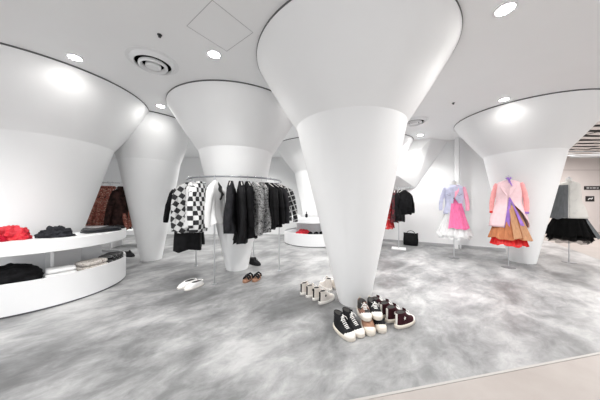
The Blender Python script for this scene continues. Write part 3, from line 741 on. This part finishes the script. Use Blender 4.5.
strip_part(t, 'collar', PURP, [(.055, -.07, 1.66), (.03, -.11, 1.64), (.0, -.14, 1.56), (.02, -.07, 1.68)])
# 3: ivory jacket and grey tulle over black tulle
x, y = 5.45, 4.46; _, rz = mannequin(x, y, 'dress form wearing the ivory jacket with grey tulle cape and black skirt', 1.61)
t = thing_at('tulle_skirt', x, y, rz, 'full black tiered tulle skirt below the ivory jacket', 'skirt')
skirt_part(t, 'top_layer', BKT, 1.10, .56, .16, .35, 17, .04, 7); skirt_part(t, 'lower_layer', BKT, 1.0, .47, .15, .31, 14, .04, 8); skirt_part(t, 'hem_layer', BKT2, .9, .41, .15, .28, 12, .03, 9)
skirt_part(t, 'side_veil', GRT, 1.20, .52, .12, .40, 9, .03, 10, n=60, half=(math.radians(-25), math.radians(60)))
t = thing_at('jacket', x, y, rz, 'ivory sleeveless jacket with grey tulle over its left half', 'jacket')
jacket_shell(t, 'body', JKW, 1.63, .90, lambda z: (0, 0), seed=3, flare=1.6, rx=.155, ry=.125)
lapel(t, JKW, 1, 1.62, .3, .06)
skirt_part(t, 'tulle_cape', GRT, 1.565, .89, .168, .29, 7, .012, 11, n=60, half=(math.radians(110), math.radians(268)), squash=.80)

# ---------------------------------------------------------------- corridor signs
t = empty('wall_sign', (11.88, 8.94, 1.79)); tag(t, 'long narrow black sign on the far corridor wall', 'sign')
bm = B(); add_box(bm, (0, 0, 0), (.66, .02, .15)); obj('board', bm, mat('sign_black', (.02, .018, .018), .5), t, smooth=False)
bm = B()
for k, (a, w) in enumerate(((-.2, .10), (-.07, .08), (.06, .12), (.2, .08))): add_box(bm, (a, -.012, 0), (w, .004, .03))
obj('lettering', bm, WHITE, t, smooth=False)
t = empty('wall_sign', (11.78, 8.94, 1.35)); tag(t, 'small black sign with a white mark below the long black sign', 'sign')
bm = B(); add_box(bm, (0, 0, 0), (.34, .02, .22)); obj('board', bm, mat('sign_black', (.02, .018, .018), .5), t, smooth=False)
bm = B(); tube(bm, [(-.09, -.012, -.03), (-.02, -.012, .02), (.04, -.012, -.01), (.09, -.012, .04)], .018, 6); obj('mark', bm, WHITE, t)

# ---------------------------------------------------------------- light
def spot(x, y, power, ang=110, blend=.7, z=CEIL - .03, r=.06, col=(1, .985, .96), aim=None):
    l = bpy.data.lights.new('downlight_and_fill_lamp', 'SPOT'); l.energy = power; l.spot_size = math.radians(ang); l.spot_blend = blend
    l.shadow_soft_size = r; l.color = col
    o = bpy.data.objects.new('downlight_and_fill_lamp', l); o.location = (x, y, z); C.objects.link(o)
    if aim: o.rotation_euler = (Vector(aim) - Vector((x, y, z))).to_track_quat('-Z', 'Y').to_euler()
    return o
S = 1.1
RIM = {(-2.615, 2.555), (3.34, 3.60), (-2.44, 3.85), (-.1, 3.6)}
for x, y, p in ((-.976, 2.50, 45), (-2.615, 2.555, 90), (1.785, 1.915, 35), (3.34, 3.60, 90), (-2.44, 3.85, 50),
                (1.8, 3.3, 90), (-.1, 3.6, 25), (1.0, 4.6, 80), (-.3, 5.4, 70), (-2.2, 5.9, 90), (3.02, 5.52, 75), (3.9, 5.0, 55), (4.9, 5.2, 40), (5.7, 5.4, 60), (-4.6, 6.2, 90), (-1.6, 7.3, 70), (-6.5, 5, 90), (-5.6, 2.2, 90),  # mostly unseen spots added for fill; includes the soffit downlight
                (-1.6, 1.0, 85), (-2.6, 1.3, 50), (.4, .6, 20), (2.9, 2.3, 60), (4.8, 2.4, 70), (1.6, 7.35, 60), (-4.2, 1.2, 60)):  # more unseen spots, added to brighten the front and left columns
    rim = (x, y) in RIM
    spot(x, y, p * S * (.042 if rim else 1), 166 if rim else 135, .35 if rim else .8)

def area(x, y, z, sx, sy, power, col=(1, 1, 1)):
    l = bpy.data.lights.new('corridor_fill_light', 'AREA'); l.shape = 'RECTANGLE'; l.size = sx; l.size_y = sy; l.energy = power; l.color = col
    o = bpy.data.objects.new('corridor_fill_light', l); o.location = (x, y, z); C.objects.link(o)
area(8.5, 1.0, 2.9, 2.5, 4, 120, (1, .95, .92))  # unseen area lamps added to light the corridor side
area(9.5, 6.3, 2.9, 3, 2, 120, (1, .95, .92))
w = bpy.data.worlds.new('mall_ambient'); bpy.context.scene.world = w; w.use_nodes = True
w.node_tree.nodes['Background'].inputs[0].default_value = (.97, .985, 1.0, 1); w.node_tree.nodes['Background'].inputs[1].default_value = .7

# ---------------------------------------------------------------- camera
cam = bpy.data.cameras.new('camera'); cam.sensor_width = 36; cam.lens = F / 600 * 36; cam.shift_y = (HY - 200) / 600; cam.clip_start = .05; cam.clip_end = 60
co = bpy.data.objects.new('camera', cam); co.location = (0, 0, EYE); co.rotation_euler = (PI / 2, 0, 0); C.objects.link(co)
sc = bpy.context.scene; sc.camera = co
sc.view_settings.view_transform = 'Standard'; sc.view_settings.look = 'None'; sc.view_settings.gamma = 1; sc.view_settings.use_curve_mapping = False
sc.view_settings.exposure = 0.95
